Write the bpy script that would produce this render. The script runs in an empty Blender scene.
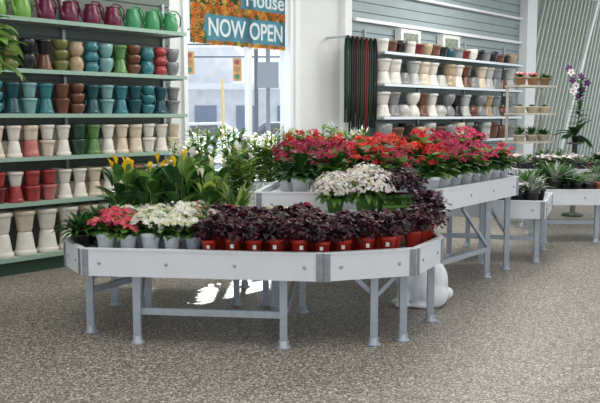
import bpy, math, random
from mathutils import Vector, Matrix
R=random.Random(11)
S=bpy.context.scene
try: S.view_settings.view_transform='Standard'
except Exception: pass
COL=S.collection
# ---------------------------------------------------------------- materials
def lin(c):
    return tuple(((x/255)/12.92 if x/255<=.04045 else ((x/255+.055)/1.055)**2.4) for x in c)
MC={}
def M(name,col,rough=.5,metal=0,var=.12,scale=25,trans=0,bump=0,spec=.5):
    if name in MC: return MC[name]
    m=bpy.data.materials.new(name); m.use_nodes=True; nt=m.node_tree; n=nt.nodes; l=nt.links
    b=n['Principled BSDF']; out=n['Material Output']
    b.inputs['Roughness'].default_value=rough; b.inputs['Metallic'].default_value=metal
    b.inputs['Specular IOR Level'].default_value=spec
    c=lin(col)
    tc=n.new('ShaderNodeTexCoord'); no=n.new('ShaderNodeTexNoise'); no.inputs['Scale'].default_value=scale; no.inputs['Detail'].default_value=3
    l.new(tc.outputs['Object'],no.inputs['Vector'])
    r=n.new('ShaderNodeValToRGB')
    r.color_ramp.elements[0].position=.3; r.color_ramp.elements[1].position=.7
    r.color_ramp.elements[0].color=(*[max(0,x*(1-var)) for x in c],1)
    r.color_ramp.elements[1].color=(*[min(1,x*(1+var)) for x in c],1)
    l.new(no.outputs['Fac'],r.inputs['Fac']); l.new(r.outputs['Color'],b.inputs['Base Color'])
    if bump:
        bp=n.new('ShaderNodeBump'); bp.inputs['Strength'].default_value=bump; bp.inputs['Distance'].default_value=.01
        l.new(no.outputs['Fac'],bp.inputs['Height']); l.new(bp.outputs['Normal'],b.inputs['Normal'])
    if trans:
        t=n.new('ShaderNodeBsdfTranslucent'); l.new(r.outputs['Color'],t.inputs['Color'])
        mx=n.new('ShaderNodeMixShader'); mx.inputs[0].default_value=trans
        l.new(b.outputs[0],mx.inputs[1]); l.new(t.outputs[0],mx.inputs[2]); l.new(mx.outputs[0],out.inputs[0])
    MC[name]=m; return m
def floor_mat():
    m=bpy.data.materials.new('pebble_floor'); m.use_nodes=True; nt=m.node_tree; n=nt.nodes; l=nt.links
    b=n['Principled BSDF']; tc=n.new('ShaderNodeTexCoord')
    v=n.new('ShaderNodeTexVoronoi'); v.inputs['Scale'].default_value=112; l.new(tc.outputs['Object'],v.inputs['Vector'])
    sp=n.new('ShaderNodeSeparateColor'); l.new(v.outputs['Color'],sp.inputs[0])
    r=n.new('ShaderNodeValToRGB'); e=r.color_ramp.elements
    stops=[(0,(62,57,52)),(.2,(102,95,87)),(.45,(144,135,124)),(.62,(130,124,117)),(.82,(176,167,154)),(1,(224,216,204))]
    e[0].position=0; e[0].color=(*lin(stops[0][1]),1); e[1].position=1; e[1].color=(*lin(stops[-1][1]),1)
    for p,c in stops[1:-1]:
        k=e.new(p); k.color=(*lin(c),1)
    l.new(sp.outputs[0],r.inputs[0])
    no=n.new('ShaderNodeTexNoise'); no.inputs['Scale'].default_value=24; no.inputs['Detail'].default_value=5; l.new(tc.outputs['Object'],no.inputs['Vector'])
    mr=n.new('ShaderNodeMapRange'); mr.inputs[1].default_value=.3; mr.inputs[2].default_value=.7; mr.inputs[3].default_value=.84; mr.inputs[4].default_value=1.16
    l.new(no.outputs['Fac'],mr.inputs[0])
    mu=n.new('ShaderNodeVectorMath'); mu.operation='SCALE'; l.new(r.outputs['Color'],mu.inputs[0]); l.new(mr.outputs[0],mu.inputs['Scale'])
    l.new(mu.outputs[0],b.inputs['Base Color'])
    bp=n.new('ShaderNodeBump'); bp.inputs['Strength'].default_value=.25; bp.inputs['Distance'].default_value=.003
    l.new(v.outputs['Distance'],bp.inputs['Height']); bp.invert=True; l.new(bp.outputs['Normal'],b.inputs['Normal'])
    b.inputs['Roughness'].default_value=.42; b.inputs['Specular IOR Level'].default_value=.5
    return m
def glass_mat():
    m=bpy.data.materials.new('pane_glass'); m.use_nodes=True; nt=m.node_tree; n=nt.nodes; l=nt.links
    n.remove(n['Principled BSDF']); t=n.new('ShaderNodeBsdfTransparent'); t.inputs[0].default_value=(.96,.98,1,1)
    g=n.new('ShaderNodeBsdfGlossy'); g.inputs['Roughness'].default_value=.03
    mx=n.new('ShaderNodeMixShader'); mx.inputs[0].default_value=.05
    l.new(t.outputs[0],mx.inputs[1]); l.new(g.outputs[0],mx.inputs[2]); l.new(mx.outputs[0],n['Material Output'].inputs[0]); return m
# ---------------------------------------------------------------- mesh builder
class MB:
    def __init__(s): s.v=[];s.f=[];s.m=[];s.sm=[]
    def add(s,vs,fs,mi=0,sm=False):
        o=len(s.v); s.v+= [tuple(x) for x in vs]
        for f in fs: s.f.append(tuple(i+o for i in f)); s.m.append(mi); s.sm.append(sm)
    def box(s,c,d,mi=0,rz=0,rot=None):
        x,y,z=d[0]/2,d[1]/2,d[2]/2
        vs=[Vector((a*x,b*y,e*z)) for e in(-1,1) for b in(-1,1) for a in(-1,1)]
        mt=rot if rot is not None else Matrix.Rotation(rz,3,'Z')
        s.add([mt@v+Vector(c) for v in vs],[(0,2,3,1),(4,5,7,6),(0,1,5,4),(2,6,7,3),(0,4,6,2),(1,3,7,5)],mi)
    def beam(s,a,b,w,h,mi=0):
        a=Vector(a);b=Vector(b);d=b-a;L=d.length;x=d.normalized()
        up=Vector((0,0,1)) if abs(x.z)<.95 else Vector((0,1,0))
        y=up.cross(x).normalized(); z=x.cross(y)
        rot=Matrix((x,y,z)).transposed()
        s.box((a+b)/2,(L,w,h),mi,rot=rot)
    def lathe(s,prof,n=20,mi=0,c=(0,0,0),sm=True,caps=True):
        vs=[];fs=[]
        for r,z in prof:
            for i in range(n):
                a=2*math.pi*i/n; vs.append((c[0]+r*math.cos(a),c[1]+r*math.sin(a),c[2]+z))
        for k in range(len(prof)-1):
            for i in range(n):
                j=(i+1)%n; fs.append((k*n+i,k*n+j,(k+1)*n+j,(k+1)*n+i))
        s.add(vs,fs,mi,sm)
        if caps:
            o=len(s.v)-len(vs)
            s.f.append(tuple(o+i for i in reversed(range(n)))); s.m.append(mi); s.sm.append(False)
    def disc(s,r,z,n=16,mi=0,c=(0,0)):
        s.add([(c[0]+r*math.cos(2*math.pi*i/n),c[1]+r*math.sin(2*math.pi*i/n),z) for i in range(n)],[tuple(range(n))],mi)
    def tube(s,pts,r,n=6,mi=0):
        pts=[Vector(p) for p in pts]; vs=[];fs=[]
        for k,p in enumerate(pts):
            t=(pts[min(k+1,len(pts)-1)]-pts[max(k-1,0)]).normalized()
            u=Vector((0,0,1)) if abs(t.z)<.9 else Vector((1,0,0))
            x=t.cross(u).normalized(); y=t.cross(x)
            rr=r[k] if isinstance(r,(list,tuple)) else r
            for i in range(n):
                a=2*math.pi*i/n; vs.append(p+x*rr*math.cos(a)+y*rr*math.sin(a))
        for k in range(len(pts)-1):
            for i in range(n):
                j=(i+1)%n; fs.append((k*n+i,k*n+j,(k+1)*n+j,(k+1)*n+i))
        fs.append(tuple(range(n))); fs.append(tuple(range((len(pts)-1)*n,len(pts)*n)))
        s.add(vs,fs,mi,True)
    def ball(s,c,r,mi=0,n=12,k=8,rz=0,ry=0):
        vs=[];fs=[]; mt=Matrix.Rotation(rz,3,'Z')@Matrix.Rotation(ry,3,'Y')
        for a in range(k+1):
            th=math.pi*a/k
            for i in range(n):
                ph=2*math.pi*i/n
                vs.append(mt@Vector((r[0]*math.sin(th)*math.cos(ph),r[1]*math.sin(th)*math.sin(ph),r[2]*math.cos(th)))+Vector(c))
        for a in range(k):
            for i in range(n):
                j=(i+1)%n; fs.append((a*n+i,(a+1)*n+i,(a+1)*n+j,a*n+j))
        s.add(vs,fs,mi,True)
    def leaf(s,base,az,el,L,W,curl=.3,mi=0,seg=4,fold=.2,pw=.8,stalk=0):
        p=Vector(base); side=Vector((-math.sin(az),math.cos(az),0)); vs=[];fs=[]
        if stalk:
            d=Vector((math.cos(az)*math.cos(el),math.sin(az)*math.cos(el),math.sin(el)))
            q=p+d*stalk; s.add([p-side*.003,p+side*.003,q+side*.003,q-side*.003],[(0,1,2,3)],mi); p=q
        for i in range(seg+1):
            w=W/2*math.sin(math.pi*min(1,((i+.25)/(seg+.25))**pw)) if i<seg else 0.001
            d=Vector((math.cos(az)*math.cos(el),math.sin(az)*math.cos(el),math.sin(el)))
            nrm=side.cross(d)*-1
            vs+= [p-side*w+nrm*w*fold, p, p+side*w+nrm*w*fold]
            p=p+d*(L/seg); el-=curl
        for i in range(seg):
            o=i*3; fs+= [(o,o+1,o+4,o+3),(o+1,o+2,o+5,o+4)]
        s.add(vs,fs,mi,True)
    def floret(s,p,nrm,r,mi=0,k=5,cup=.25,cm=None,rnd=R):
        nrm=Vector(nrm).normalized(); u=nrm.orthogonal().normalized(); w=nrm.cross(u); a0=rnd.random()*6
        vs=[Vector(p)];fs=[]
        for i in range(k):
            a=a0+2*math.pi*i/k; h=math.pi/k*.92
            for (aa,rr,hh) in ((a-h,.62,cup*.5),(a,1.0,cup),(a+h,.62,cup*.5)):
                vs.append(Vector(p)+(u*math.cos(aa)+w*math.sin(aa))*r*rr+nrm*r*hh)
            b=1+i*3; fs.append((0,b,b+1,b+2))
        s.add(vs,fs,mi)
        if cm is not None: s.ball(Vector(p)+nrm*r*.15,(r*.22,)*3,cm,5,4)
    def mesh(s,name,mats):
        me=bpy.data.meshes.new(name); me.from_pydata(s.v,[],s.f)
        for m in mats: me.materials.append(m)
        me.polygons.foreach_set('material_index',s.m); me.polygons.foreach_set('use_smooth',s.sm); me.update(); return me
def top(name,me,label,cat,loc=(0,0,0),rz=0,group=None,kind=None,rx=0):
    o=bpy.data.objects.new(name,me); COL.objects.link(o); o.location=loc; o.rotation_euler=(rx,0,rz)
    o['label']=label; o['category']=cat
    if group: o['group']=group
    if kind: o['kind']=kind
    return o
def part(name,me,par,loc=(0,0,0),kind=None,label=None,rz=0):
    o=bpy.data.objects.new(name,me); COL.objects.link(o); o.parent=par; o.location=loc; o.rotation_euler=(0,0,rz)
    if kind: o['kind']=kind
    if label: o['label']=label
    return o
# ---------------------------------------------------------------- wall frame: local x along the wall, local y into it
PHI=math.atan2(.745,.667); W0=Vector((-1.30,9.28,0)); D=Vector((.667,.745,0)); N=Vector((.745,-.667,0))
def W(s,dep,z): return W0+D*s-N*dep+Vector((0,0,z))
def wtop(name,mb,mats,label,cat,**k): return top(name,mb.mesh(name,mats),label,cat,loc=W0,rz=PHI,**k)
white_wall=M('wall_paint',(226,228,226),.7,var=.03,scale=3)
white_trim=M('white_trim',(236,238,238),.45,var=.02)
slat_blue=M('slat_blue',(150,164,166),.55,var=.05,scale=4)
slat_dark=M('slat_groove',(90,102,104),.7)
steel=M('galvanised',(172,178,184),.38,.55,var=.12,scale=30)
pts=[W(-13,.6,0),W(15,.6,0),Vector((12,-4,0)),Vector((-11,-4,0))]
def slab(name,z0,z1,mat,label):
    b=MB(); vs=[(p.x,p.y,z1) for p in pts]+[(p.x,p.y,z0) for p in pts]
    b.add(vs,[(3,2,1,0),(4,5,6,7),(0,1,5,4),(1,2,6,5),(2,3,7,6),(3,0,4,7)])
    top(name,b.mesh(name,[mat]),label,name,kind='structure')
slab('floor',-.1,0,floor_mat(),'brown and grey speckled pebble floor')
slab('ceiling',4.2,4.3,white_wall,'plain white ceiling out of view, added to block the sun')  # unseen slab added overhead so sun enters only through the window
WA,WB,WZ0,WZ1=.30,2.26,.5,3.5
b=MB()
def wb(s0,s1,z0,z1,d0=.45,d1=.6,mi=0,bb=None): (bb or b).box(((s0+s1)/2,(d0+d1)/2,(z0+z1)/2),(s1-s0,d1-d0,z1-z0),mi)
wb(-13,WA,0,4.2); wb(WB,9.25,0,4.2); wb(WA,WB,0,WZ0); wb(WA,WB,WZ1,4.2)
wtop('wall_back',b,[white_wall],'white painted wall with a window opening','wall',kind='structure')
b=MB(); wb(9.25,15,0,4.2,.5,.6)
for i in range(36):
    s0=8.6+i*.2
    a0,a1=s0,s0+1.7
    if a0<9.3: 
        f=(9.3-a0)/(a1-a0); za=4.2*f; a0=9.3
    else: za=0
    b.beam((a0,.47,za),(a1,.47,4.2),.06,.05,1)
b.beam((11.1,.43,.8),(12.9,.43,4.2),.08,.09,2)
wtop('wall_ribbed',b,[M('rib_base',(150,158,150),.6,var=.08,scale=3),M('rib_light',(194,202,194),.5),white_trim],'grey green ribbed wall','wall',kind='structure')
b=MB(); b.box((9.2,.36,2.1),(.42,.22,4.2)); wtop('trim_1',b,[white_trim],'white column','column',kind='structure')
def slat(name,s0,s1,z0,z1,pitch=.15,mats=None):
    b=MB(); wb(s0,s1,z0,z1,.435,.45,1,b); z=z0
    while z<z1-.01:
        wb(s0,s1,z+.012,min(z+pitch,z1),.415,.437,0,b); z+=pitch
    return wtop(name,b,mats or [slat_blue,slat_dark],'blue grey slatted display wall','wall panel',kind='structure')
slat('trim_2',3.5,8.98,.1,4.15)
slat('trim_3',-4.2,.1,.1,4.15,mats=[M('slat_left',(104,116,108),.55,var=.05),slat_dark])
b=MB(); b.box((6.3,.38,2.98),(5.4,.06,.05)); b.box((6.3,.38,3.45),(5.4,.05,.04)); wtop('trim_4',b,[white_trim],'white horizontal rail on slatted wall','rail',kind='structure')
# window
b=MB()
for s in (WA+.03,WB-.03): b.box((s,.5,(WZ0+WZ1)/2),(.06,.2,WZ1-WZ0))
for z in (WZ0+.03,WZ1-.03): b.box(((WA+WB)/2,.5,z),(WB-WA,.2,.06))
b.box((1.50,.52,(WZ0+WZ1)/2),(.06,.08,WZ1-WZ0))
b.box(((WA+WB)/2,.40,WZ0-.01),(WB-WA+.1,.12,.03))
w=wtop('window_1',b,[white_trim],'tall white framed window','window',kind='structure')
b=MB(); b.box(((WA+WB)/2,.53,2),(WB-WA-.1,.008,2.9)); part('glass_pane',b.mesh('glass',[glass_mat()]),w)
b=MB(); b.box((2.36,.43,2.1),(.1,.05,4.2)); b.box((3.42,.40,2.1),(.16,.1,4.2)); wtop('trim_5',b,[white_trim],'white vertical wall trim','trim',kind='structure')
# banner in window
B0,B1=.46,2.16; bc=(B0+B1)/2; bw=B1-B0
ban=MB(); ban.box((bc,.47,2.955),(bw,.01,1.03),0)
ban.box((B0+.42,.464,3.13),(.84,.006,.62),1); ban.box((bc,.463,2.865),(bw,.006,.11),2); ban.box((bc,.463,2.455),(bw,.006,.03),2); ban.box((B0+.10,.462,2.64),(.2,.006,.38),1)
rr=random.Random(3)
for i in range(640):
    if i<150: x=B0+.02+rr.random()*(bw-.05); z=2.82+rr.random()*.09
    elif i<400: x=B0+.03+.80*rr.random(); z=2.86+rr.random()*.55
    elif i<540: x=B0+.02+.24*rr.random()*rr.random(); z=2.46+rr.random()*.4
    else: x=B0+.03+rr.random()*(bw-.06); z=2.45+rr.random()*.02
    ban.floret((x,.457,z),(0,-1,0),.018+rr.random()*.026,rr.choice((2,2,2,3,3,5,5)),6,.1,rnd=rr)
bo=wtop('banner',ban,[M('banner_teal',(112,156,166),.6,trans=.7,var=.1,scale=5),M('banner_green',(58,104,66),.6,trans=.6,var=.4,scale=14),M('banner_orange',(236,136,60),.6,trans=.65),M('banner_yellow',(250,210,104),.6,trans=.65),M('banner_edge',(236,220,190),.6,trans=.4),M('banner_leaf',(80,120,60),.6,trans=.6)],'teal window banner with orange flowers and white lettering','banner')
def text(t,s,z,size,par,mat,dep=.452,sx=1):
    c=bpy.data.curves.new('t','FONT'); c.body=t; c.size=size; c.extrude=.002; c.offset=size*.016; c.align_x='CENTER'; c.align_y='CENTER'
    o=bpy.data.objects.new('t',c); COL.objects.link(o); bpy.context.view_layer.update()
    me=bpy.data.meshes.new_from_object(o.evaluated_get(bpy.context.evaluated_depsgraph_get())); bpy.data.objects.remove(o)
    me.materials.clear(); me.materials.append(mat)
    me.transform(Matrix.Rotation(math.pi/2,4,'X')@Matrix.Diagonal((sx,1,1,1)))
    return part('lettering',me,par,(s,dep,z))
lw=M('letter_white',(250,252,252),.6,trans=.5,var=.01)
text('NOW OPEN',1.42,2.635,.31,bo,lw,sx=.80); text('House',1.76,3.05,.28,bo,lw)
# ---------------------------------------------------------------- outside
asph=M('asphalt',(198,202,208),.8,var=.1,scale=1.2)
b=MB(); g=[W(-13,.62,-.12),W(20,.62,-.12),Vector((60,95,-.12)),Vector((-60,95,-.12))]
b.add(g,[(0,1,2,3)]); top('street',b.mesh('street',[asph]),'pale grey asphalt street outside the window','street',kind='stuff')
b=MB()
for i in range(9): b.box((-14+i*3,22,0),(1.6,.12,.01))
b.box((0,17.5,.03),(40,.25,.14)); b.box((0,34,.03),(60,.25,.14))
top('road_marking',b.mesh('mark',[M('mark',(246,246,244),.6)]),'white road markings and kerbs on the street','road marking',loc=(0,0,-.115),kind='stuff')
b=MB()
b.box((-4,44,1.5),(60,6,3.0),0)
for i in range(26): b.box((-30+i*2.1,40.95,1.5),(1.1,.1,1.3),1)
b.box((-4,44,3.1),(61,7,.3),2); b.box((-6,45,4.2),(5,5,2.0),0); b.box((1,45,3.8),(4,5,1.2),1)
top('building',b.mesh('building',[M('brick_pale',(226,224,224),.8,var=.12,scale=2),M('bldg_glass',(104,120,144),.3),M('roof_edge',(240,240,240),.6)]),'long low pale building across the street','building',loc=(0,0,-.12))
b=MB(); b.tube([(0,0,0),(0,0,6.2)],.06,10,0); b.tube([(0,0,6.0),(-3.4,0,6.3)],.045,8,0)
tl=top('traffic_light',b.mesh('tlpole',[M('pole_dark',(90,94,98),.5)]),'traffic light on a grey metal pole arm','traffic light',loc=(-1.3,24,-.12))
hm=MB(); hm.box((0,0,0),(.24,.18,.66),0)
for k,z in enumerate((.21,0,-.21)): hm.ball((0,-.1,z),(.08,.04,.08),k+1,10,6)
me=hm.mesh('tlhead',[M('tl_yellow',(196,140,60),.5),M('l_red',(150,40,30)),M('l_amber',(160,110,40)),M('l_green',(40,110,70))])
for x_,z_ in ((-1.95,3.2),(-.55,3.0)): part('signal_head',me,tl,(x_,-.1,z_))
b=MB()
for z in (3.9,4.4,5.0): b.tube([(-16,33,z+.4),(-8,33,z),(0,33,z),(8,33,z+.4)],.03,5)
for x in (-16,8): b.tube([(x,33,-.12),(x,33,6.2)],.12,8)
top('power_line',b.mesh('wires',[M('wire',(60,64,70),.6)]),'overhead wires between two poles across the street','power line')
b=MB(); b.lathe([(.05,0),(.05,.05),(.022,.06),(.022,2.25),(.01,2.28)],14); top('yellow_post',b.mesh('ypost',[M('post_yellow',(206,176,90),.5)]),'tall thin yellow post outside the window','post',loc=(-1.28,13.4,-.12))
b=MB(); b.tube([(0,0,0),(0,0,5.5)],.05,8); b.box((0,-.06,2.6),(.5,.03,.6)); top('street_sign',b.mesh('ssign',[M('sign_grey',(120,126,134),.5)]),'grey street sign on a thin metal pole','sign',loc=(-.75,19,-.12))
def car(loc,col,rz):
    e=bpy.data.objects.new('car',None); COL.objects.link(e); e.location=loc; e.rotation_euler=(0,0,rz); e['label']='parked car across the street seen through glass'; e['category']='car'
    b=MB(); prof=[(-2.1,.3),(-2.15,.75),(-1.5,.9),(-.9,1.38),(.7,1.42),(1.4,.98),(2.05,.9),(2.15,.35)]
    n=len(prof); vs=[(x,-.85,z) for x,z in prof]+[(x,.85,z) for x,z in prof]
    b.add(vs,[tuple(range(n)),tuple(range(2*n-1,n-1,-1))]+[(i,i+n,(i+1)%n+n,(i+1)%n) for i in range(n)])
    part('body',b.mesh('carbody',[M('car'+str(col),col,.25)]),e)
    g=MB(); g.add([(-1.2,-.86,.95),(-.8,-.86,1.3),(.6,-.86,1.34),(1.15,-.86,.97)],[(0,3,2,1)]); part('side_window',g.mesh('cw',[M('carglass',(40,50,60),.1)]),e)
    wm=MB(); wm.lathe([(.32,-.1),(.32,.1),(.2,.1),(.0,.1)],16); 
    wme=wm.mesh('wheel',[M('tyre',(30,30,32),.7)]); wme.transform(Matrix.Rotation(math.pi/2,4,'X'))
    for x in(-1.35,1.35):
        for y in (-.8,.8): part('wheel',wme,e,(x,y,.32))
car((-3.4,28,-.12),(220,224,230),.05); car((-.4,31,-.12),(90,98,124),-.05)
# ---------------------------------------------------------------- shelving units
boardm=M('shelf_board',(200,208,200),.4,var=.04); edge_g=M('shelf_edge_green',(150,178,162),.3,var=.05); edge_w=M('shelf_edge_white',(220,230,236),.3,var=.03)
kick=M('kick_green',(40,72,54),.6)
def shelving(s0,s1,zs,label,edge,base):
    e=bpy.data.objects.new('shelving_unit',None); COL.objects.link(e); e.location=W0; e.rotation_euler=(0,0,PHI); e['label']=label; e['category']='shelves'
    L=s1-s0
    for z in zs:
        b=MB(); b.box(((s0+s1)/2,.205,z-.0125),(L,.40,.025),0); b.box(((s0+s1)/2,-.002,z-.016),(L,.014,.04),1)
        b2=b.mesh('shelf',[boardm,edge]); part('shelf',b2,e)
    b=MB(); b.box(((s0+s1)/2,.225,(base-.026)/2),(L-.02,.36,base-.026),0); part('plinth',b.mesh('plinth',[kick]),e)
    n=max(2,int(L/1.2)+1)
    ub=MB(); ub.box((0,.395,(zs[-1]+.35)/2),(.035,.03,zs[-1]+.35),0)
    for z in zs[1:]: ub.box((0,.21,z-.035),(.01,.36,.018),0)
    um=ub.mesh('upright',[steel])
    for i in range(n): part('upright',um,e,(s0+.02+(L-.04)*i/(n-1),0,0))
    return e
ZL=[.17,.70,1.14,1.56,1.99,2.48]
shelving(-4.0,0,ZL,'tall wall shelving with green edged boards full of pots',edge_g,.17)
ZR=[.17,.66,1.12,1.52,2.02,2.50]
shelving(3.85,8.35,ZR,'pale wall shelving holding vases and planters',edge_w,.17)
pal={'white':(226,221,212),'cream':(214,200,178),'red':(160,60,60),'dred':(112,36,40),'pink':(188,110,106),'green':(96,136,80),'dgreen':(44,72,56),'teal':(56,120,128),'lteal':(122,166,166),'dteal':(34,78,88),'olive':(112,114,66),'tan':(172,152,122),'black':(36,36,38),'brown':(108,72,56),'grey':(132,134,136),'purple':(104,30,62),'lime':(120,168,76),'jade':(62,140,90),'lgrey':(186,188,186)}
def cm(c): return M('glaze_'+c,pal[c],.22,var=.1,scale=12)
PM={}
def potmesh(shape,c,h,r):
    k=(shape,c,h,r)
    if k in PM: return PM[k]
    b=MB()
    if shape=='tap': pr=[(.58*r,0),(.66*r,.1*h),(.86*r,.74*h),(.88*r,.78*h),(1.0*r,.80*h),(1.0*r,.98*h),(.95*r,h),(.88*r,.97*h),(.82*r,.7*h),(.55*r,.1*h),(.01,.09*h)]
    elif shape=='cyl': pr=[(.74*r,0),(.8*r,.05*h),(.9*r,.5*h),(.94*r,.72*h),(1.0*r,.74*h),(1.0*r,.98*h),(.95*r,h),(.88*r,.97*h),(.82*r,.7*h),(.55*r,.1*h),(.01,.09*h)]
    elif shape=='bowl': pr=[(.5*r,0),(.55*r,.08*h),(.82*r,.3*h),(.98*r,.7*h),(1.0*r,h),(.93*r,h),(.9*r,.7*h),(.5*r,.2*h),(.01,.15*h)]
    elif shape=='round': pr=[(.55*r,0),(.8*r,.15*h),(1.0*r,.45*h),(.98*r,.68*h),(.8*r,.85*h),(.88*r,.97*h),(.84*r,h),(.76*r,.9*h),(.7*r,.3*h),(.01,.1*h)]
    elif shape=='rib':
        pr=[(.62*r,0)]
        for i in range(7):
            z=(.08+.12*i)*h; rr=(.66+.045*i)*r; pr+=[(rr,z),(rr*1.05,z+.04*h)]
        pr+=[(r,.9*h),(r,h),(.9*r,h),(.7*r,.2*h),(.01,.15*h)]
    elif shape=='vase': pr=[(.5*r,0),(.62*r,.05*h),(.5*r,.12*h),(.8*r,.35*h),(1.0*r,.6*h),(.86*r,.8*h),(.55*r,.9*h),(.72*r,.98*h),(.66*r,h),(.45*r,.92*h),(.01,.7*h)]
    b.lathe(pr,20); PM[k]=b.mesh('pot_'+shape+c,[cm(c)]); return PM[k]
names={'tap':'flower_pot','cyl':'cylinder_pot','bowl':'planter_bowl','round':'round_planter','rib':'ribbed_pot','vase':'vase'}
cname={'dred':'dark red','dgreen':'dark green','lteal':'pale teal','dteal':'dark teal','lgrey':'light grey','jade':'green','lime':'lime green','purple':'maroon'}
def place(shape,c,h,r,s,dep,z,inv,grp,stack=''):
    p=W(s,dep,z); cn=cname.get(c,c)
    top(names[shape],potmesh(shape,c,h,r),'%s glazed %s %son a display shelf'%(cn,names[shape].replace('_',' '),stack),'vase' if shape in('vase',) else 'pot',loc=(p.x,p.y,p.z+(h if inv else 0)),rz=R.random()*6,group=grp,rx=math.pi if inv else 0)
def prow(z,seq,s0,step,H,r,grp,modes,back=True):
    s=s0
    for i,c in enumerate(seq):
        md=modes[i%len(modes)]; c2=c
        if isinstance(c,tuple): c,c2=c
        for dep in ((.105,.105+2*r+.01) if back else (.125,)):
            if md[0]=='hour':
                h=round(H/2,3); place(md[1],c,h,r,s,dep,z,True,grp,'upside down '); 
                if dep<.2 or i%2: place(md[1],c2,round(h*.92,3),r,s,dep,z+h+.001,False,grp,'stacked ')
            elif md[0]=='up2':
                h=round(H/2,3); place(md[1],c,h,r,s,dep,z,False,grp)
                if dep<.2: place(md[1],c2,round(h*.95,3),r,s,dep,z+h+.001,False,grp,'stacked ')
            elif md[0]=='up3':
                h=round(H/3,3); place(md[1],c,h,r,s,dep,z,False,grp)
                if dep<.2:
                    place(md[1],c,h,r,s,dep,z+h+.001,False,grp,'stacked '); place(md[1],c2,h,r,s,dep,z+2*h+.002,False,grp,'stacked ')
        s+=step
prow(.171,['white','white',('white','cream'),'white','white','cream','white','white','white','white'],-2.5,.245,.46,.112,'stacked pots on the bottom shelf',[('hour','tap')],False)
prow(.701,['dred',('dred','red'),('red','white'),'red',('pink','red'),'white','white','cream','white','white','pink','white','cream','white'],-2.46,.18,.31,.079,'red and white stacked pots',[('up2','cyl'),('up2','tap'),('hour','tap'),('up2','cyl'),('up2','tap')]+[('hour','tap')]*9)
prow(1.141,['white','cream','white',('pink','cream'),('cream','white'),'white','dgreen','green','white','cream','cream','white','white','cream'],-2.46,.18,.32,.077,'white stacked pots',[('hour','tap'),('hour','tap'),('hour','tap'),('hour','cyl'),('up2','tap'),('hour','tap'),('up2','rib')])
prow(1.561,['dgreen','teal','dteal','lteal','teal','brown','brown','dteal','lteal','teal','dteal','teal','dteal','grey'],-2.46,.18,.31,.079,'teal and brown stacked pots',[('up2','rib'),('up3','bowl'),('hour','tap'),('up2','tap'),('hour','tap')])
prow(1.991,['olive','tan','olive','black',('brown','black'),'olive','tan','teal','lteal','green','brown','teal','red','grey'],-2.46,.18,.31,.079,'mixed colour stacked pots',[('up3','bowl'),('hour','round'),('up3','round'),('up2','bowl'),('hour','tap')])
def pitcher(c,s,z,grp):
    e=bpy.data.objects.new('watering_jug',None); COL.objects.link(e); p=W(s,.16,z); e.location=p; e.rotation_euler=(0,0,PHI+(.25 if s<-1.3 else -.2)); e['label']='%s metal watering jug with a curved handle'%cname.get(c,c); e['category']='jug'; e['group']=grp
    k=('jug',c)
    if k not in PM:
        b=MB(); r=.088; b.lathe([(.75*r,0),(.98*r,.03),(1.0*r,.09),(.9*r,.15),(.72*r,.19),(.76*r,.215),(.68*r,.21),(.6*r,.16),(.01,.02)],20)
        h=MB(); h.tube([(-.02,0,.2),(.02,0,.25),(.09,0,.245),(.14,0,.18),(.13,0,.09),(.08,0,.05)],.009,7)
        sp=MB(); sp.tube([(-.07,0,.05),(-.11,0,.11),(-.125,0,.17),(-.15,0,.235)],[.022,.015,.012,.018],8)
        PM[k]=(b.mesh('jug',[cm(c)]),h.mesh('jh',[cm(c)]),sp.mesh('js',[cm(c)]))
    a=PM[k]; part('body',a[0],e); part('handle',a[1],e); part('spout',a[2],e)
for i,c in enumerate(['lime','lime','lime','lime','purple','purple','purple','purple','jade','jade','jade']): pitcher(c,-2.72+i*.262,2.481,'watering jugs on the top shelf')
def rrow(z,seq,s0,step,h,r,shapes,grp,two=False):
    s=s0
    for i,c in enumerate(seq):
        sh=shapes[i%len(shapes)]; k=round(R.choice((.8,.9,1,1)),2); kh=h*(k if not two else 1)
        place(sh,c,kh,r,s,.15,z,two,grp,'upside down ' if two else '')
        if two and i%4!=2: place(sh,c,h,r,s,.15,z+h+.001,False,grp,'stacked ')
        s+=step
rrow(2.501,['white','brown','black','white','dred','tan','brown','black','dteal','grey','dred','white','black','grey','black','brown','black','tan'],3.98,.245,.2,.11,['cyl','tap','bowl'],'small planters on the top shelf')
rrow(2.021,['white','white','grey','lgrey','cream','white','lgrey','tan','white','brown','grey','cream','lgrey','grey','brown','lgrey'],4.02,.27,.19,.13,['tap','cyl','tap'],'stacked pale pots on shelf',True)
rrow(1.521,['white','grey','lgrey','white','brown','white','lgrey','grey','black','lgrey','brown','grey','tan','grey','brown','grey'],4.02,.27,.19,.125,['tap','tap','round','bowl'],'stacked grey and white planters',True)
rrow(1.121,['grey','brown','black','tan','lgrey','brown','grey','cream','grey','black','lgrey','brown','brown','grey'],4.05,.31,.3,.14,['bowl','cyl','tap'],'planters on the lower shelf')
rrow(.661,['white','lgrey','grey','white','lgrey','grey'],4.1,.5,.34,.16,['tap','round'],'large planters on the lower shelf')
for s,c,lid in ((4.95,(236,236,232),1),(6.2,(225,226,222),1)):
    b=MB(); b.box((0,0,.16),(.56,.12,.40),0); b.box((0,-.062,.2),(.42,.004,.24),1)
    if lid: b.box((0,0,.368),(.58,.13,.015),0)
    b2=b.mesh('dbox',[M('cardbox%d'%int(s),c,.6),M('boxpic',(130,140,126),.6,var=.5,scale=18)]); b2.transform(Matrix.Translation((0,0,.04)))
    top('display_box',b2,'white cardboard display box with a printed panel','box',loc=W(s,.335,2.501),rz=PHI)
e=bpy.data.objects.new('hanging_rack',None); COL.objects.link(e); e.location=W0; e.rotation_euler=(0,0,PHI); e['label']='metal wall rack with a bar for looped leashes'; e['category']='rack'
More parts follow.
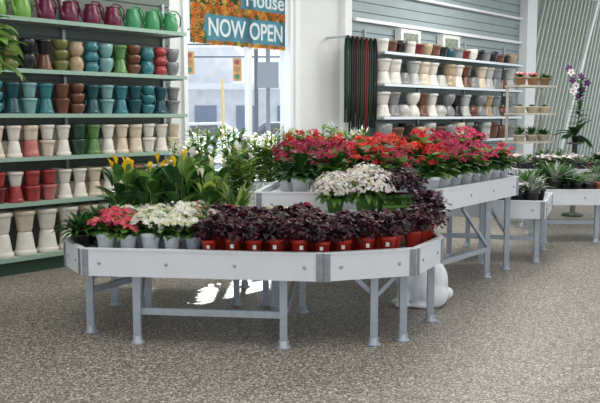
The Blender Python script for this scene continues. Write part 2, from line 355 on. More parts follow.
b=MB(); b.tube([(3.0,.1,2.66),(3.78,.1,2.66)],.012,8); part('bar',b.mesh('bar',[steel]),e)
b=MB(); b.box((0,.27,2.66),(.02,.36,.03)); bm=b.mesh('arm',[steel]); part('arm',bm,e,(3.02,0,0)); part('arm',bm,e,(3.76,0,0))
cols=[('dgreen','dark green'),('black','black'),('brown','dark brown'),('dgreen','dark green'),('dred','dark red'),('dgreen','dark green'),('black','black')]
cordc={'dgreen':(24,56,38),'black':(22,22,24),'brown':(58,34,28),'dred':(112,34,32)}
for i,(c,cn) in enumerate(cols):
    b=MB(); L=1.45-.3*R.random()
    for k,xo in enumerate((-.022,.020)):
        b.tube([(xo*.3,-.018,.0),(xo*1.3,-.024,-.2),(xo*1.2+.01*math.sin(i+k),-.022,-L*.6),(xo*.8,-.022,-L+.12*k)],.0165,6)
        b.tube([(xo*.3,.018,.0),(xo,.024,-.15),(xo,.022,-L*.6),(xo,.022,-L+.2*k)],.0165,6)
    b.box((0,0,.006),(.03,.045,.012),0)
    p=W(3.08+i*.108,.1,2.673); top('leash',b.mesh('strap',[M('cord_'+c,cordc[c],.6,var=.3)]),cn+' leash bundle looped over a metal bar','leash',loc=p,rz=PHI,group='leashes on the wall rack')
# ---------------------------------------------------------------- benches
rail_w=M('bench_white',(230,233,238),.4,var=.02,scale=6); legm=M('bench_leg',(172,182,192),.35,.25,var=.08,scale=20); plate=M('corner_plate',(150,156,162),.4,.5)
def inset_ok(p,poly,d):
    n=len(poly)
    for i in range(n):
        a=Vector(poly[i]);b=Vector(poly[(i+1)%n]); e=(b-a).normalized(); q=Vector(p)-a
        if e.x*q.y-e.y*q.x<d: return False
    return True
def bench(label,poly,zt,legs,stretch=(),braces=(),bolts=True,rh=.18):
    e=bpy.data.objects.new('plant_bench',None); COL.objects.link(e); e['label']=label; e['category']='table'
    cx=sum(p[0] for p in poly)/len(poly); cy=sum(p[1] for p in poly)/len(poly); e.location=(cx,cy,0)
    P=[Vector((x-cx,y-cy,0)) for x,y in poly]; n=len(P)
    b=MB(); zd=zt-.04
    I=[p*(1-.03/max(p.length,.1)) for p in P]
    b.add([(p.x,p.y,zd) for p in I]+[(p.x,p.y,zd-.03) for p in I],[tuple(range(n)),tuple(range(2*n-1,n-1,-1))]+[(i,i+n,(i+1)%n+n,(i+1)%n) for i in range(n)])
    part('deck',b.mesh('deck',[rail_w]),e)
    bo=MB(); bo.ball((0,0,0),(.013,.008,.013),0,8,6); bome=bo.mesh('bolt',[steel])
    for i in range(n):
        a,c=P[i],P[(i+1)%n]; d=(c-a); L=d.length; u=d.normalized(); nn=Vector((u.y,-u.x,0))
        b=MB(); rz=math.atan2(u.y,u.x); m=(a+c)/2+Vector((0,0,zt-rh/2))
        b.box(m,(L,.03,rh),0,rz); b.box(m+Vector((0,0,rh/2+.003)),(L,.042,.012),0,rz)
        part('rail',b.mesh('rail',[rail_w]),e)
        if bolts and L>.4:
            k=max(2,int(L/.45)+1)
            for j in range(k):
                q=a+u*(.12+(L-.24)*j/(k-1))+nn*.017
                part('bolt',bome,e,(q.x,q.y,zt-rh*.5),rz=rz)
        pv=P[i-1]; u0=(pv-a).normalized(); b=MB()
        for uu,sg in ((u,1),(u0,-1)):
            nrm=Vector((uu.y,-uu.x,0))*sg
            b.box(a+uu*.022+nrm*.018+Vector((0,0,zt-rh/2)),(.044,.006,rh+.005),0,math.atan2(uu.y,uu.x))
        part('corner_bracket',b.mesh('cb',[plate]),e)
    lm=MB(); hh=zd-.03; lm.box((0,0,(hh+.02)/2),(.05,.05,hh-.02),0); lm.lathe([(.05,0),(.05,.008),(.034,.016),(.034,.05),(.02,.05)],14,0)
    lme=lm.mesh('leg',[legm])
    for x,y in legs: part('leg',lme,e,(x-cx,y-cy,0))
    for (x0,y0,z0,x1,y1,z1) in stretch:
        b=MB(); b.beam((x0-cx,y0-cy,z0),(x1-cx,y1-cy,z1),.03,.045); part('stretcher',b.mesh('st',[legm]),e)
    for (x0,y0,z0,x1,y1,z1) in braces:
        b=MB(); b.beam((x0-cx,y0-cy,z0),(x1-cx,y1-cy,z1),.025,.03); part('brace',b.mesh('br',[legm]),e)
    return e
PF=[(-1.47,5.34),(.15,5.14),(.777,5.34),(1.038,5.83),(1.04,6.24),(-1.66,6.28),(-1.69,5.72)]
bench('front display bench with angled corners, white rails and steel legs',PF,.65,
 [(-1.50,5.62),(-1.11,5.345),(-.11,5.225),(.50,5.30),(.71,5.40),(.985,5.93),(.02,6.19),(-1.2,6.22),(-.2,6.19)],
 [(-1.11,5.36,.22,-.11,5.24,.22),(-1.5,5.64,.30,-1.2,6.2,.30)],
 [(-1.48,5.64,.40,-1.15,5.38,.5),(.5,5.32,.34,.33,5.28,.5),(.52,5.32,.34,.7,5.42,.5),(-.09,5.24,.25,.02,6.17,.5),(-1.09,5.38,.25,-1.2,6.2,.5)])
PU=[(-.35,6.36),(.90,6.38),(1.147,6.60),(2.18,8.02),(1.95,8.35),(-.1,8.35)]
bench('taller display bench with white rails holding kalanchoes',PU,.93,[(-.28,6.43),(.9,6.46),(1.13,6.70),(1.79,7.56),(2.08,7.97),(1.9,8.28),(.9,8.28),(0,8.28)],
 [(1.13,6.7,.28,1.79,7.56,.28),(0,8.28,.3,1.9,8.28,.3)],[(1.79,7.56,.3,1.45,7.1,.72),(2.08,7.97,.35,1.9,8.28,.72)])
PB=[(-1.62,6.36),(-.44,6.36),(-.40,7.2),(-1.55,7.2)]
bench('low white railed bench holding calla lilies',PB,.65,[(-1.52,6.45),(-.52,6.45),(-.5,7.12),(-1.46,7.12)])
PR=[(1.5,8.55),(2.55,8.28),(2.9,9.2),(1.9,9.45)]
bench('low white railed bench holding small plants',PR,.65,[(1.62,8.6),(2.5,8.37),(2.8,9.15),(1.98,9.36)],[(1.62,8.6,.25,2.5,8.37,.25)])
PX=[(2.84,9.6),(4.5,9.6),(4.5,10.5),(2.9,10.5)]
bench('white railed bench holding small succulents',PX,.65,[(2.98,9.68),(3.62,9.68),(4.4,9.68),(4.4,10.4),(3.0,10.4)],[(2.98,9.7,.25,4.4,9.7,.25)])
PX2=[(3.0,11.0),(5.3,11.0),(5.3,11.8),(3.0,11.8)]
bench('white bench with leafy plants near the ribbed wall',PX2,.80,[(3.1,11.1),(5.2,11.1),(5.2,11.7),(3.1,11.7)])
PW=[(-.95,9.35),(.95,9.35),(.95,10.0),(-.80,10.0)]
bench('white railed bench by the window holding lilies',PW,.65,[(-.87,9.43),(.86,9.43),(.86,9.92),(-.74,9.92)])
PS=[(-1.34,8.2),(-.86,8.2),(-.86,8.75),(-1.34,8.75)]
bench('small white railed bench holding tall lilies',PS,.65,[(-1.27,8.27),(-.93,8.27),(-.93,8.68),(-1.27,8.68)])
# ---------------------------------------------------------------- plants
soil=M('soil',(52,40,32),.9,var=.4,scale=60)
lf_g=M('leaf_green',(66,112,50),.5,var=.35,scale=18,trans=.35); lf_l=M('leaf_light',(122,160,78),.5,var=.25,scale=18,trans=.4); lf_d=M('leaf_dark',(36,74,40),.45,var=.3,scale=18,trans=.25)
lf_y=M('leaf_yellow_green',(160,180,92),.5,var=.2,scale=18,trans=.5)
ox=M('oxalis_purple',(66,20,36),.5,var=.4,scale=22,trans=.15); ox2=M('oxalis_dark',(32,13,22),.5,var=.3,scale=22,trans=.1); ox3=M('oxalis_pale',(104,56,72),.5,var=.3,trans=.15)  # third tone: paler purple, mixed in at random, also on the stems
FC={k:M('petal_'+k,v,.6,var=.18,scale=40,trans=.3) for k,v in {'red':(204,22,30),'orange':(232,76,44),'crimson':(150,18,48),'pink':(222,74,112),'coral':(244,112,116),'white':(248,246,238),'cream':(236,236,204),'palepink':(240,212,220),'magenta':(190,42,100),'yellow':(248,208,40),'violet':(84,44,112)}.items()}
def potm(name,col,r,h):
    k=('pp',name,r,h)
    if k in PM: return PM[k]
    b=MB(); b.lathe([(.68*r,0),(.9*r,.78*h),(1.0*r,.79*h),(1.0*r,h),(.92*r,h),(.88*r,.85*h)],18); b.disc(.89*r,.88*h,16,1)
    PM[k]=b.mesh('plantpot',[M('plastic_'+name,col,.4,var=.04),soil]); return PM[k]
def blooming(seed,cols,r=.1,zf=.15,zb=.25,nl=26,nf=75,fr=.014,leaf=(.09,.05),lm=(lf_g,lf_d),z0=.11,hr=.46,jit=.012,el=(.1,.9),nh=7):
    q=random.Random(seed); b=MB()
    for i in range(nl):
        az=q.random()*6.283; t=q.random(); b.leaf((.02*math.cos(az),.02*math.sin(az),z0+(zf-z0)*t),az,el[1]*t+el[0]+q.random()*.2,leaf[0]*(.8+.4*q.random()),leaf[1],.28,q.randint(0,1),4,.25)
    fo=b.mesh('fol',list(lm))
    b=MB(); heads=[(0,0,q.uniform(-jit,jit))]+[(r*.64*math.cos(a),r*.64*math.sin(a),q.uniform(-jit,jit)*1.5) for a in [i*6.283/(nh-1)+q.random()*.5 for i in range(nh-1)]]
    zz=lambda hx,hy:zb-.05*(math.hypot(hx,hy)/r)**2
    for hx,hy,dz in heads: b.tube([(hx*.3,hy*.3,zf-.03),(hx,hy,zz(hx,hy)+dz-.01)],.003,4,len(cols))
    for i in range(nf):
        hx,hy,dz=heads[i%nh]; a=q.random()*6.283; rr=math.sqrt(q.random())*r*hr
        x=hx+rr*math.cos(a); y=hy+rr*math.sin(a); z=zz(hx,hy)+dz-.03*(rr/(r*hr))**2+q.uniform(-.01,.01)
        b.floret((x,y,z),(x*3+(x-hx)*12,y*3+(y-hy)*12,.5),fr*(.8+.4*q.random()),q.randrange(len(cols)),5,.3,rnd=q)
    return fo,b.mesh('blm',[FC[c] for c in cols]+[lf_l])
def mound(seed,cols,r=.17,zc=.13,h=.16,n=760,fr=.0125):
    q=random.Random(seed); fo=MB(); b=MB()
    for i in range(80):
        az=q.random()*6.283; fo.leaf((.03*math.cos(az),.03*math.sin(az),.09+.05*q.random()),az,.0+1.1*q.random(),.15,.05,.3,q.randint(0,1),4,.2)
    for i in range(n):
        a=q.random()*6.283; u=q.uniform(.08,1); k=math.sqrt(1-u*u)*q.uniform(.85,1.1); bmp=1+.10*math.sin(a*3+seed)*math.cos(u*5)
        x,y,z=r*k*bmp*math.cos(a),r*k*bmp*math.sin(a),zc+h*u*bmp*q.uniform(.85,1.08)
        if math.sin(a*4+seed)*math.cos(u*8)>.62: continue
        b.floret((x,y,z),(x/r+q.uniform(-.3,.3),y/r+q.uniform(-.3,.3),u+.2),fr*(.75+.5*q.random()),q.randrange(len(cols)),6,.35,rnd=q)
    return fo.mesh('mf',[lf_g,lf_l]),b.mesh('mb',[FC[c] for c in cols])
def oxalis(seed):
    q=random.Random(seed); b=MB()
    for i in range(72):
        a=q.random()*6.283; t=math.sqrt(q.random()); rr=t*.122; x,y=rr*math.cos(a),rr*math.sin(a); z=.222-.075*t**2.2+q.uniform(-.035,.045)
        b.add([(x*.25-.0015,y*.25,.1),(x*.25+.0015,y*.25,.1),(x+.0015,y,z),(x-.0015,y,z)],[(0,1,2,3)],2)
        nrm=Vector((x*5+q.uniform(-.6,.6),y*5+q.uniform(-.6,.6),1)).normalized(); u=nrm.orthogonal().normalized(); w=nrm.cross(u); a0=q.random()*6.28; sz=.042*(.65+.55*q.random()); mi=q.choice((0,0,0,1,1,1,1,2))
        p=Vector((x,y,z))
        for k in range(3):
            aa=a0+k*2.094
            dr=lambda an,l,h:p+(u*math.cos(an)+w*math.sin(an))*l+nrm*h
            b.add([p,dr(aa-.6,sz*1.05,-.008),dr(aa,sz*.95,.003),dr(aa+.6,sz*1.05,-.008)],[(0,1,2),(0,2,3)],mi)
    return b.mesh('oxa',[ox,ox2,ox3])
OX=[oxalis(i) for i in range(6)]
def mk(name,label,x,y,z,pot,meshes,group,rz=None,sc=1):
    e=bpy.data.objects.new(name,None); COL.objects.link(e); e.empty_display_size=.05; e.location=(x,y,z); e.rotation_euler=(0,0,R.random()*6.28 if rz is None else rz); e.scale=(sc,)*3
    e['label']=label; e['category']='potted plant'; e['group']=group
    part('pot',pot,e)
    for nm,me,k in meshes: part(nm,me,e,kind=k)
    return e
redpot=potm('terracotta',(196,52,36),.056,.115); whitepot=potm('white',(228,232,238),.072,.14); bluepot=potm('greyblue',(180,192,208),.066,.13); wpot=potm('white',(228,232,238),.066,.13)
greenpot=potm('green',(84,132,58),.075,.11); blackpot=potm('black',(40,42,42),.06,.1); claypot=potm('clay',(160,96,66),.055,.09)
tg=MB(); tg.box((0,-.0545,.073),(.022,.002,.026)); tagm=tg.mesh('tag',[M('tag_white',(240,240,236),.5,var=.02)]); tagm.transform(Matrix.Rotation(.08,4,'X')) 
VAR={}
CC={'mixred':['red','pink','red'],'orange':['orange','orange','red'],'red':['red','red'],'crimson':['crimson','magenta'],'pink':['pink','coral'],'magenta':['magenta','pink']}
CNM={'mixred':'red and pink','orange':'orange red','crimson':'dark crimson','magenta':'deep pink'}
def kal(col):
    if col not in VAR:
        s0=list(CC).index(col)*17+3
        VAR[col]=[blooming(s0+i,CC[col],.14,.26,.35,70,145,.0145,(.125,.07),(lf_g,lf_l if i==1 else lf_d),z0=.13,hr=.32,jit=.045,nh=8) for i in range(4)]
    return R.choice(VAR[col])
def kalp(x,y,z,col,pot=whitepot,sc=1):
    f,bl=kal(col)
    mk('potted_kalanchoe','%s kalanchoe in a white pot on the raised bench'%CNM.get(col,col),x,y,z,pot,[('foliage',f,None),('blossoms',bl,'stuff')],'kalanchoes on the raised bench',sc=sc)
zu=.8905
def kcol(px,py):
    if px>1.45: return R.choice(['crimson','magenta','crimson','pink','magenta'])
    if px>.85: return R.choice(['orange','red','orange','red','crimson'])
    if px<.22 and py<7.2: return R.choice(['mixred','magenta','crimson','crimson','red'])
    if py>7.3: return R.choice(['red','magenta','mixred','crimson','orange'])
    return R.choice(['red','orange','red','red','crimson'])
ea=Vector((1.147,6.60)); eb=Vector((2.18,8.02)); ed=(eb-ea).normalized(); en=Vector((-ed.y,ed.x)); edge_pts=[]
t=.10
while t<(eb-ea).length-.04:
    p=ea+ed*t+en*.115
    edge_pts.append(p); kalp(p.x,p.y,zu,kcol(p.x,p.y),sc=R.uniform(.88,1.1)); t+=.22
y=6.49; row=0
while y<8.3:
    x=-.24+(.13 if row%2 else 0)
    while x<2.2:
        px,py=x+R.uniform(-.02,.02),y+R.uniform(-.02,.02)
        if inset_ok((px,py),PU,.1) and all((Vector((px,py))-q).length>.185 for q in edge_pts):
            kalp(px,py,zu,kcol(px,py),sc=R.uniform(.86,1.22)*(1.14 if py>7.3 else .96 if py<6.8 else 1.06))
        x+=.265
    y+=.25; row+=1
zf=.6105
def okx(x,y,pot=redpot,z=zf,lab='dark purple oxalis in a terracotta red pot',sc=1,tag=False):
    e=mk('potted_oxalis',lab,x,y,z,pot,[],'purple oxalis plants on the front bench',sc=sc*R.uniform(.92,1.1),rz=R.uniform(-.25,.25))
    part('foliage',R.choice(OX),e,kind='stuff',rz=R.random()*6.28)
    if tag: part('plant_tag',tagm,e,label='small white sticker')
def fy(x):
    if x<.15: return 5.34+(x+1.47)*(-.2/1.62)
    if x<.777: return 5.14+(x-.15)*.319
    return 5.34+(x-.777)*1.88
for r_ in range(5):
    x=-.60+(.07 if r_%2 else 0)
    while x<.98:
        yy=fy(x)+.095+r_*.16+(.03 if x>.7 else 0)
        if inset_ok((x,yy),PF,.08) and yy<(5.72 if x>.12 else 6.0) : okx(x+R.uniform(-.012,.012),yy+R.uniform(-.012,.012),tag=(r_==0))
        x+=.15
for x,y,s_ in ((.80,5.66,1.05),(.88,5.80,1.1),(.95,5.94,1.15),(.95,6.12,1.45)): okx(x,y,sc=s_)
b=MB(); b.box((0,0,.10),(.74,.38,.2)); top('riser_block',b.mesh('riser',[rail_w]),'low white riser block standing on the bench','riser',loc=(.49,6.02,zf))
zr=zf+.2005
MO=[mound(i,['white','palepink','white','cream']) for i in (1,2)]
for i,(x,y,s_) in enumerate(((.27,6.10,1.05),(.50,6.02,1.25))): mk('potted_chrysanthemum','rounded pale pink and white chrysanthemum in a green pot',x,y,zr,greenpot,[('foliage',MO[i][0],None),('blossoms',MO[i][1],'stuff')],'pale chrysanthemums',sc=s_)
tb=MB(); L,Wd,h=.12,.055,.075
lo=[(-L*.85,-Wd*.8,0),(L*.85,-Wd*.8,0),(L*.85,Wd*.8,0),(-L*.85,Wd*.8,0)]; hi=[(-L,-Wd,h),(L,-Wd,h),(L,Wd,h),(-L,Wd,h)]
tb.add(lo+hi,[(3,2,1,0),(0,1,5,4),(1,2,6,5),(2,3,7,6),(3,0,4,7)]); tb.add([(-L*.97,-Wd*.95,h-.015),(L*.97,-Wd*.95,h-.015),(L*.97,Wd*.95,h-.015),(-L*.97,Wd*.95,h-.015)],[(0,1,2,3)],1)
for s_ in(-1,1): tb.box((0,s_*Wd,h-.006),(2*L+.02,.012,.016)); tb.box((s_*L,0,h-.006),(.012,2*Wd,.016))
trough=tb.mesh('trough',[M('plastic_green',(84,132,58),.4,var=.04),soil])
lowf=MB(); q=random.Random(77)
for i in range(70): lowf.leaf((q.uniform(-.1,.1),q.uniform(-.03,.03),.06),q.random()*6.28,.3+q.random(),.06,.028,.2,q.randint(0,1),3,.2)
mk('planted_trough','long green trough with low seedlings',.73,5.90,zr,trough,[('foliage',lowf.mesh('lowf',[lf_g,lf_l]),'stuff')],'green troughs',rz=.1,sc=1.0)
okx(.79,6.10,pot=greenpot,z=zr,lab='dark purple oxalis in a green pot',sc=1.4); okx(.66,6.13,pot=greenpot,z=zr,lab='dark purple oxalis in a green pot',sc=1.1)
BW=[blooming(200+i,c,.12,.18,.235,46,110,.023,(.11,.065),(lf_g,lf_l),jit=.022,hr=.42) for i,c in enumerate((['coral','pink'],['white','white','cream'],['cream','white'],['palepink','coral','white'],['magenta','crimson','pink']))]
BN=['coral pink','white','cream','pale pink','deep pink']
def fl_(x,y,k,pot=None):
    f,bl=BW[k]; mk('potted_primrose','%s flowering plant with light green leaves in a white pot'%BN[k],x,y,zf,pot or wpot,[('foliage',f,None),('blossoms',bl,'stuff')],'mixed flowering plants on the front bench',sc=R.uniform(.9,1.1))
rows=[(5.455,[(-1.35,0),(-1.19,0),(-1.03,1),(-.88,2),(-.73,2)]),(5.62,[(-1.30,0),(-1.13,1),(-.97,1),(-.81,2),(-.65,3)]),(5.79,[(-1.36,0),(-1.2,3),(-1.04,1),(-.88,2),(-.72,3)]),(5.96,[(-1.3,1),(-1.14,2),(-.98,1),(-.82,3),(-.66,1)]),(6.13,[(-1.25,3),(-1.08,1),(-.91,2),(-.74,3),(-.57,0),(-.41,3),(-.25,1),(-.09,3),(.05,4)])]
for y,ls in rows:
    for x,k in ls:
        yy=y-(x+1.0)*.11 if y<6 else y
        fl_(x,yy,k,bluepot if (x>-.8 and y<5.6) else None)
def fern(seed,n=60,L=.16,mats=(lf_d,lf_g),z0=.1,W_=.03,curl=.3,e0=.25):
    q=random.Random(seed); b=MB()
    for i in range(n):
        az=q.random()*6.283; t=q.random(); b.leaf((.02*math.cos(az),.02*math.sin(az),z0),az,e0+(1.45-e0)*t,L*(.7+.5*q.random()),W_,curl,q.randint(0,1),4,.2)
    return b.mesh('fern',list(mats))
FE=[fern(i,90,.17) for i in range(3)]
for x,y in ((-1.55,5.60),(-1.56,5.80),(-1.53,6.0),(-1.47,6.17),(-1.51,5.45)):
    if inset_ok((x,y),PF,.05): mk('potted_fern','low dark green leafy plant in a black pot',x,y,zf,blackpot,[('foliage',R.choice(FE),'stuff')],'small green leafy plants',sc=1.1)
def calla(seed,fc='yellow',H=.5,nfl=3,mats=(lf_g,lf_d,lf_l),nl=30):
    q=random.Random(seed); b=MB()
    for i in range(nl):
        az=q.random()*6.283; t=q.random(); b.leaf((.02*math.cos(az),.02*math.sin(az),.12),az,.95+.5*t,H*.38,.09,.2,q.choice((0,0,1,2)),6,.3,.9,stalk=H*(.08+.5*t))
    fo=b.mesh('cf',list(mats)); b=MB()
    for i in range(nfl):
        az=q.random()*6.283; rr=q.uniform(.03,.1); x,y,h=rr*math.cos(az),rr*math.sin(az),H*q.uniform(1.0,1.18)
        b.tube([(x*.2,y*.2,.12),(x*.6,y*.6,h*.6),(x,y,h-.06)],.004,5,1)
        n=12; prof=[(.003,-.05),(.006,-.035),(.011,-.01),(.018,.012)]; vs=[];fs=[]
        for k,(pr,pz) in enumerate(prof):
            for j in range(n):
                a=2*math.pi*j/n; tip=(.03 if k==3 else .008 if k==2 else 0)*max(0,math.cos(a-az))
                vs.append((x+(pr+tip*.5)*math.cos(a),y+(pr+tip*.5)*math.sin(a),h+pz+tip))
        for k in range(3):
            for j in range(n): fs.append((k*n+j,k*n+(j+1)%n,(k+1)*n+(j+1)%n,(k+1)*n+j))
        b.add(vs,fs,0,True); b.tube([(x,y,h-.03),(x,y,h+.012)],.004,5,2)
    return fo,b.mesh('cb',[FC[fc],lf_l,FC['orange']])
CA=[calla(0,nfl=2),calla(1,nfl=1),calla(2,nfl=2),calla(5,nfl=4,H=.5),calla(6,'white',.5,2)]; CL=[calla(20+i,'cream',.46,2,(lf_g,lf_y,lf_l)) for i in range(2)]
zb=.6105; sp=[fern(50+i,46,.30,(lf_y,lf_g),.12,.03,.2,.7) for i in range(2)]
LL=[]
for sd in range(3):
    q=random.Random(80+sd); b=MB()
    fl2=MB()
    for st in range(9):
        a=st*.7+q.random(); bx,by=.03*math.cos(a),.03*math.sin(a); H=.44+q.random()*.22; rt=q.uniform(.05,.13); tx,ty=rt*math.cos(a),rt*math.sin(a)
        b.tube([(bx,by,.11),(tx,ty,H)],.004,5,2)
        for i in range(26):
            t=.05+.95*i/26; az=q.random()*6.283; b.leaf((bx+(tx-bx)*t,by+(ty-by)*t,.11+(H-.11)*t),az,.55,.12,.042,.25,q.choice((0,0,1,1,2)),3,.2)
        if st<5:
            az=q.random()*6.28; p0=Vector((tx,ty,H)); p1=p0+Vector((.035*math.cos(az),.035*math.sin(az),.05)); fl2.tube([p0,p0.lerp(p1,.5),p1],[.004,.009,.002],5,0)
        if st<3: fl2.floret((tx,ty,H+.03),(math.cos(a),math.sin(a),.7),.042,0,6,.5,1,rnd=q)
    LL.append((b.mesh('ll',[lf_y,lf_l,lf_g]),fl2.mesh('lf',[FC['white'],FC['yellow']])))
def lily(x,y,s_=1,grp='leafy lilies by the window'):
    f,bl=R.choice(LL); mk('potted_lily','leafy green lily with a few white blooms in a white pot',x,y,zb,wpot,[('foliage',f,None),('blossoms',bl,None)],grp,sc=R.uniform(.92,1.15)*s_)
for y in (6.5,6.75,7.0):
    for i in range(5):
        x=-1.46+i*.235+(.04 if y==6.75 else 0)
        if not inset_ok((x,y),PB,.07): continue
        if i<3:
            v=CA[3] if (i==0 and y<6.9) else R.choice([CA[0],CA[1],CA[2],CA[4]]); f,bl=v
            mk('potted_calla_lily',('white' if v is CA[4] else 'yellow')+' calla lily with broad green leaves in a white pot',x,y,zb,wpot,[('foliage',f,None),('blossoms',bl,None)],'calla lilies',sc=R.uniform(.92,1.12))
        elif i==3:
            f,bl=R.choice(CL); mk('potted_lily','light green lily with cream blooms in a white pot',x,y,zb,wpot,[('foliage',f,None),('blossoms',bl,None)],'light green lilies',sc=R.uniform(.9,1.1))
        elif y<6.6: mk('potted_dracaena','yellow green spiky leaved plant in a white pot',x,y,zb,wpot,[('foliage',R.choice(sp),'stuff')],'yellow green spiky plants',sc=1.0)
        else: lily(x,y,.9,'light green lilies')
for y in (9.5,9.82):
    for i in range(7):
        x=-.82+i*.235+(.1 if y>9.6 else 0)
        if inset_ok((x,y),PW,.07): lily(x,y,1.08)
for x,y in ((-1.2,8.36),(-1.0,8.36),(-1.1,8.6)): lily(x,y,1.06)
def rosette(seed,mats=(lf_d,lf_l),L=.07,n=26,W_=.03):
    b=MB()
    for i in range(n):
        az=i*2.4; t=i/n; b.leaf((0,0,.085),az,.2+1.2*t,L*(1.15-.5*t),W_,-.08,i%2,3,.3)
    return b.mesh('ros',list(mats))
gl=M('leaf_grey',(150,162,144),.6,var=.2,trans=.2)
RO=[rosette(1),rosette(2,(gl,lf_g)),rosette(3,(gl,gl),.09,22),rosette(4,(lf_g,lf_y),.1,30,.02),fern(71,60,.13,(lf_d,lf_g),.09,.04,.2,.1),fern(72,50,.17,(lf_g,gl),.09,.03,.15,.3)]
RN=['dark green rosette succulent in a small pot','grey green rosette succulent in a small pot','grey succulent in a small pot','bright green spiky succulent in a small pot','dark leafy houseplant in a small pot','upright green houseplant in a small pot']
def small(x,y,z,pot=None,grp='small succulents on the bench'):
    k=R.choice((0,1,1,2,2,3,4,5)); mk('potted_succulent' if k<4 else 'potted_houseplant',RN[k],x,y,z,pot or R.choice([claypot,blackpot,blackpot]),[('foliage',RO[k],None)],grp,sc=R.uniform(1.15,1.6))
FC['bluev']=M('petal_bluev',(74,60,140),.6,var=.2,trans=.2)
VI=blooming(400,['bluev','violet','bluev'],.09,.16,.24,40,34,.02,(.1,.06),(lf_d,lf_g),.09)
PK=blooming(401,['white','palepink'],.09,.12,.19,36,44,.018,(.09,.05),(lf_g,gl),.09)
def purple(x,y,z,k=0,sc=1.3): 
    f,bl=(VI,PK)[k]; mk('potted_violet',('blue violet','white')[k]+' flowering plant with dark leaves in a black pot',x,y,z,blackpot,[('foliage',f,None),('blossoms',bl,'stuff')],'violet flowering plants',sc=sc)
yy=8.5
while yy<9.4:
    x=1.55
    while x<2.85:
        if inset_ok((x,yy),PR,.1):
            if 2.3>x>2.05 and yy<8.75: purple(x,yy,.6105,0,1.3)
            elif R.random()<.3: purple(x,yy,.6105,1)
            else: small(x+R.uniform(-.01,.01),yy,.6105)
        x+=.155
    yy+=.155
for j in range(6):
    y=9.74+j*.13
    for i in range(11):
        x=2.97+i*.14+(.07 if j%2 else 0)
        if inset_ok((x,y),PX,.07):
            if R.random()<.2: purple(x,y,.6105,1,1.0)
            else: small(x+R.uniform(-.01,.01),y,.6105)
for y in (11.14,11.37,11.6):
    for i in range(11):
        if R.random()<.3: purple(3.13+i*.2,y,.7605,1)
        else: small(3.13+i*.2,y,.7605,grp='plants on the far bench')
# display stand with baskets
wood=M('stand_wood',(200,194,180),.6,var=.1,scale=14)
e=bpy.data.objects.new('display_stand',None); COL.objects.link(e); e.location=(3.55,12.4,0); e.rotation_euler=(0,0,.45); e['label']='pale wooden stepped display stand with shelves of baskets'; e['category']='shelves'
pm=MB(); pm.box((0,0,1.0),(.03,.03,2.0)); pme=pm.mesh('post',[wood])
for x in(-.34,.34): part('post',pme,e,(x,.14,0))
sm_=MB(); sm_.box((0,0,-.015),(.74,.34,.03)); sme=sm_.mesh('sh',[wood])
for z in (.75,1.15,1.58,2.0): part('shelf',sme,e,(0,0,z))
mt=Matrix.Rotation(.45,3,'Z'); PKP=blooming(402,['pink','coral','white'],.09,.14,.2,26,40,.018,(.09,.05),(lf_g,lf_d),.11)
tray=potm('paletray',(206,196,176),.1,.10); wick_p=potm('wick',(140,108,76),.095,.12)
for z in (1.15,1.58,2.0):
    for x in(-.23,.01,.25):
        p=mt@Vector((x,-.02,0))+Vector((3.55,12.4,z+.0005))
        f,bl=PKP if (z>1.9 and x<.2) else (R.choice((RO[1],RO[4],RO[5],RO[0])),None)
        ms=[('foliage',f,None)]+([('blossoms',bl,'stuff')] if bl else [])
        mk('planted_basket','pale round basket planted with greenery on a stepped stand',p.x,p.y,p.z,wick_p if z>1.9 else tray,ms,'planted baskets on the stand',sc=1.0)
b=MB(); b.lathe([(.16,0),(.16,.03),(.04,.05),(.04,1.10),(.11,1.11),(.11,1.13),(.001,1.13)],20); top('plant_pedestal',b.mesh('ped',[M('ped_green',(84,92,82),.5)]),'slim dark green round plant pedestal','plant stand',loc=(4.22,12.3,0))
q=random.Random(9); fo=MB(); 
for i in range(30): fo.leaf((0,0,.1),i*.8,-.2+.2*(i%8),.36,.11,.2,i%2,5,.3)
fo.tube([(0,0,.1),(.04,0,.4),(.06,0,.7),(0,0,.95),(-.08,0,1.08)],.006,6,1)
for i in range(34):
    t=.2+.7*i/34; fo.leaf((.05,0,t+.05),q.random()*6.28,.5,.2,.07,.22,i%2,4,.2)
bl=MB()
for i,(x,z) in enumerate([(.02,.70),(.08,.80),(-.02,.86),(-.07,.94),(.02,1.0),(-.1,1.06),(-.12,1.12),(.1,.9),(-.1,.78)]):
    bl.floret((x+q.uniform(-.03,.03),-.05-.02*(i%3),z),(q.uniform(-.4,.4),-1,.2),.064,(0,0,1)[i%3],5,.15,2,rnd=q)
mk('potted_orchid','tall dark purple and white orchid with an arching stem',4.22,12.3,1.1305,blackpot,[('foliage',fo.mesh('of',[lf_g,lf_d]),None),('blossoms',bl.mesh('ob',[FC['violet'],FC['white'],FC['magenta']]),None)],'orchid',rz=0)
# fig tree at far left edge
q=random.Random(5); fo=MB()
for i in range(110):
    a=q.random()*6.283; z=1.88+.30*q.random(); rr=.08+.2*q.random(); fo.leaf((rr*math.cos(a),rr*math.sin(a),z),a+q.uniform(-.5,.5),q.uniform(-.2,.7),.22,.11,.22,i%2,5,.25)
tr=MB(); tr.tube([(0,0,.28),(.02,.01,1.0),(0,0,1.7),(.02,0,2.1)],[.03,.025,.02,.01],8)
for i in range(9):
    a=i*.7; tr.tube([(0,0,1.6+.05*i),(.2*math.cos(a),.2*math.sin(a),1.85+.03*i)],.007,5)
mk('potted_fig_tree','leafy green fig tree in a large pot beside the shelving',-2.36,5.7,0,potm('bigclay',(120,84,64),.14,.32),[('trunk',tr.mesh('trunk',[M('bark',(96,78,58),.8)]),None),('foliage',fo.mesh('ffol',[lf_g,lf_l]),None)],'fig tree',rz=0)
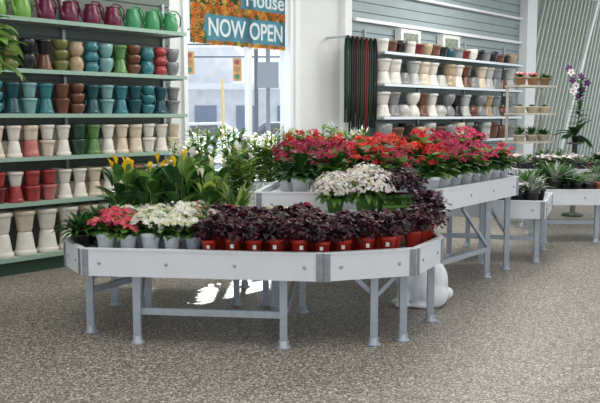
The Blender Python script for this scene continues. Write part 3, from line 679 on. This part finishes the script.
# statue : seated white rabbit
b=MB()
b.ball((.02,0,.17),(.19,.13,.16),0,18,12,0,0); b.ball((.1,0,.2),(.12,.13,.18),0,16,12)
b.ball((.08,-.1,.1),(.12,.06,.1)); b.ball((.08,.1,.1),(.12,.06,.1))
b.ball((-.12,0,.24),(.1,.09,.13),0,16,10,0,-.4); b.ball((-.17,0,.34),(.085,.07,.075),0,16,10); b.ball((-.23,0,.32),(.045,.045,.04))
for sy in(-1,1):
    b.ball((-.09,sy*.035,.40),(.07,.02,.03),0,10,8,0,.5); b.ball((-.15,sy*.06,.08),(.04,.035,.1)); b.ball((-.18,sy*.06,.025),(.06,.035,.025)); b.ball((.0,sy*.11,.03),(.1,.04,.03))
b.ball((.22,0,.1),(.05,.05,.05)); b.ball((0,0,.02),(.2,.14,.02))
st=top('rabbit_statue',b.mesh('rabbit',[M('white_ceramic',(240,242,246),.35,var=.03)]),'white ceramic rabbit statue on the floor under the bench','statue',loc=(.99,6.42,0),rz=.1)
md=st.modifiers.new('r','REMESH'); md.mode='VOXEL'; md.voxel_size=.009; md.use_smooth_shade=True
m2=st.modifiers.new('s','SMOOTH'); m2.iterations=6
# ---------------------------------------------------------------- light
w=bpy.data.worlds.new('world'); S.world=w; w.use_nodes=True; nt=w.node_tree; bg=nt.nodes['Background']
tc=nt.nodes.new('ShaderNodeTexCoord'); sx=nt.nodes.new('ShaderNodeSeparateXYZ'); rp=nt.nodes.new('ShaderNodeValToRGB')
nt.links.new(tc.outputs['Generated'],sx.inputs[0]); nt.links.new(sx.outputs['Z'],rp.inputs[0])
rp.color_ramp.elements[0].color=(.92,.96,1,1); rp.color_ramp.elements[1].color=(.62,.76,.95,1); nt.links.new(rp.outputs[0],bg.inputs[0]); bg.inputs[1].default_value=1.22
sl=bpy.data.lights.new('sun','SUN'); sl.energy=10; sl.angle=.01; sl.color=(1,.96,.88); so=bpy.data.objects.new('sun',sl); COL.objects.link(so)
dirv=Vector((.0,-math.cos(math.radians(31)),-math.sin(math.radians(31)))); so.rotation_euler=dirv.to_track_quat('-Z','Y').to_euler(); so.location=(0,20,12)
for (x,y,z,sx_,sy_,en) in ((-2,4,4.1,2.5,4,75),(2,4,4.1,2.5,4,75),(1,8.5,4.1,4,2,140),(3.5,12,4.1,2,3,125)):  # soft area fills added overhead to brighten the room, not actual fixtures
    al=bpy.data.lights.new('fill_light','AREA'); al.shape='RECTANGLE'; al.size=sx_; al.size_y=sy_; al.energy=en; al.color=(1,.98,.95); ao=bpy.data.objects.new('fill_light',al); COL.objects.link(ao); ao.location=(x,y,z)
# ---------------------------------------------------------------- camera
cd=bpy.data.cameras.new('cam'); cd.lens=48; cd.sensor_width=36; co=bpy.data.objects.new('camera',cd); COL.objects.link(co)
co.location=(0,0,1.55); co.rotation_euler=(math.radians(90-6.17),0,0); cd.clip_end=300; S.camera=co
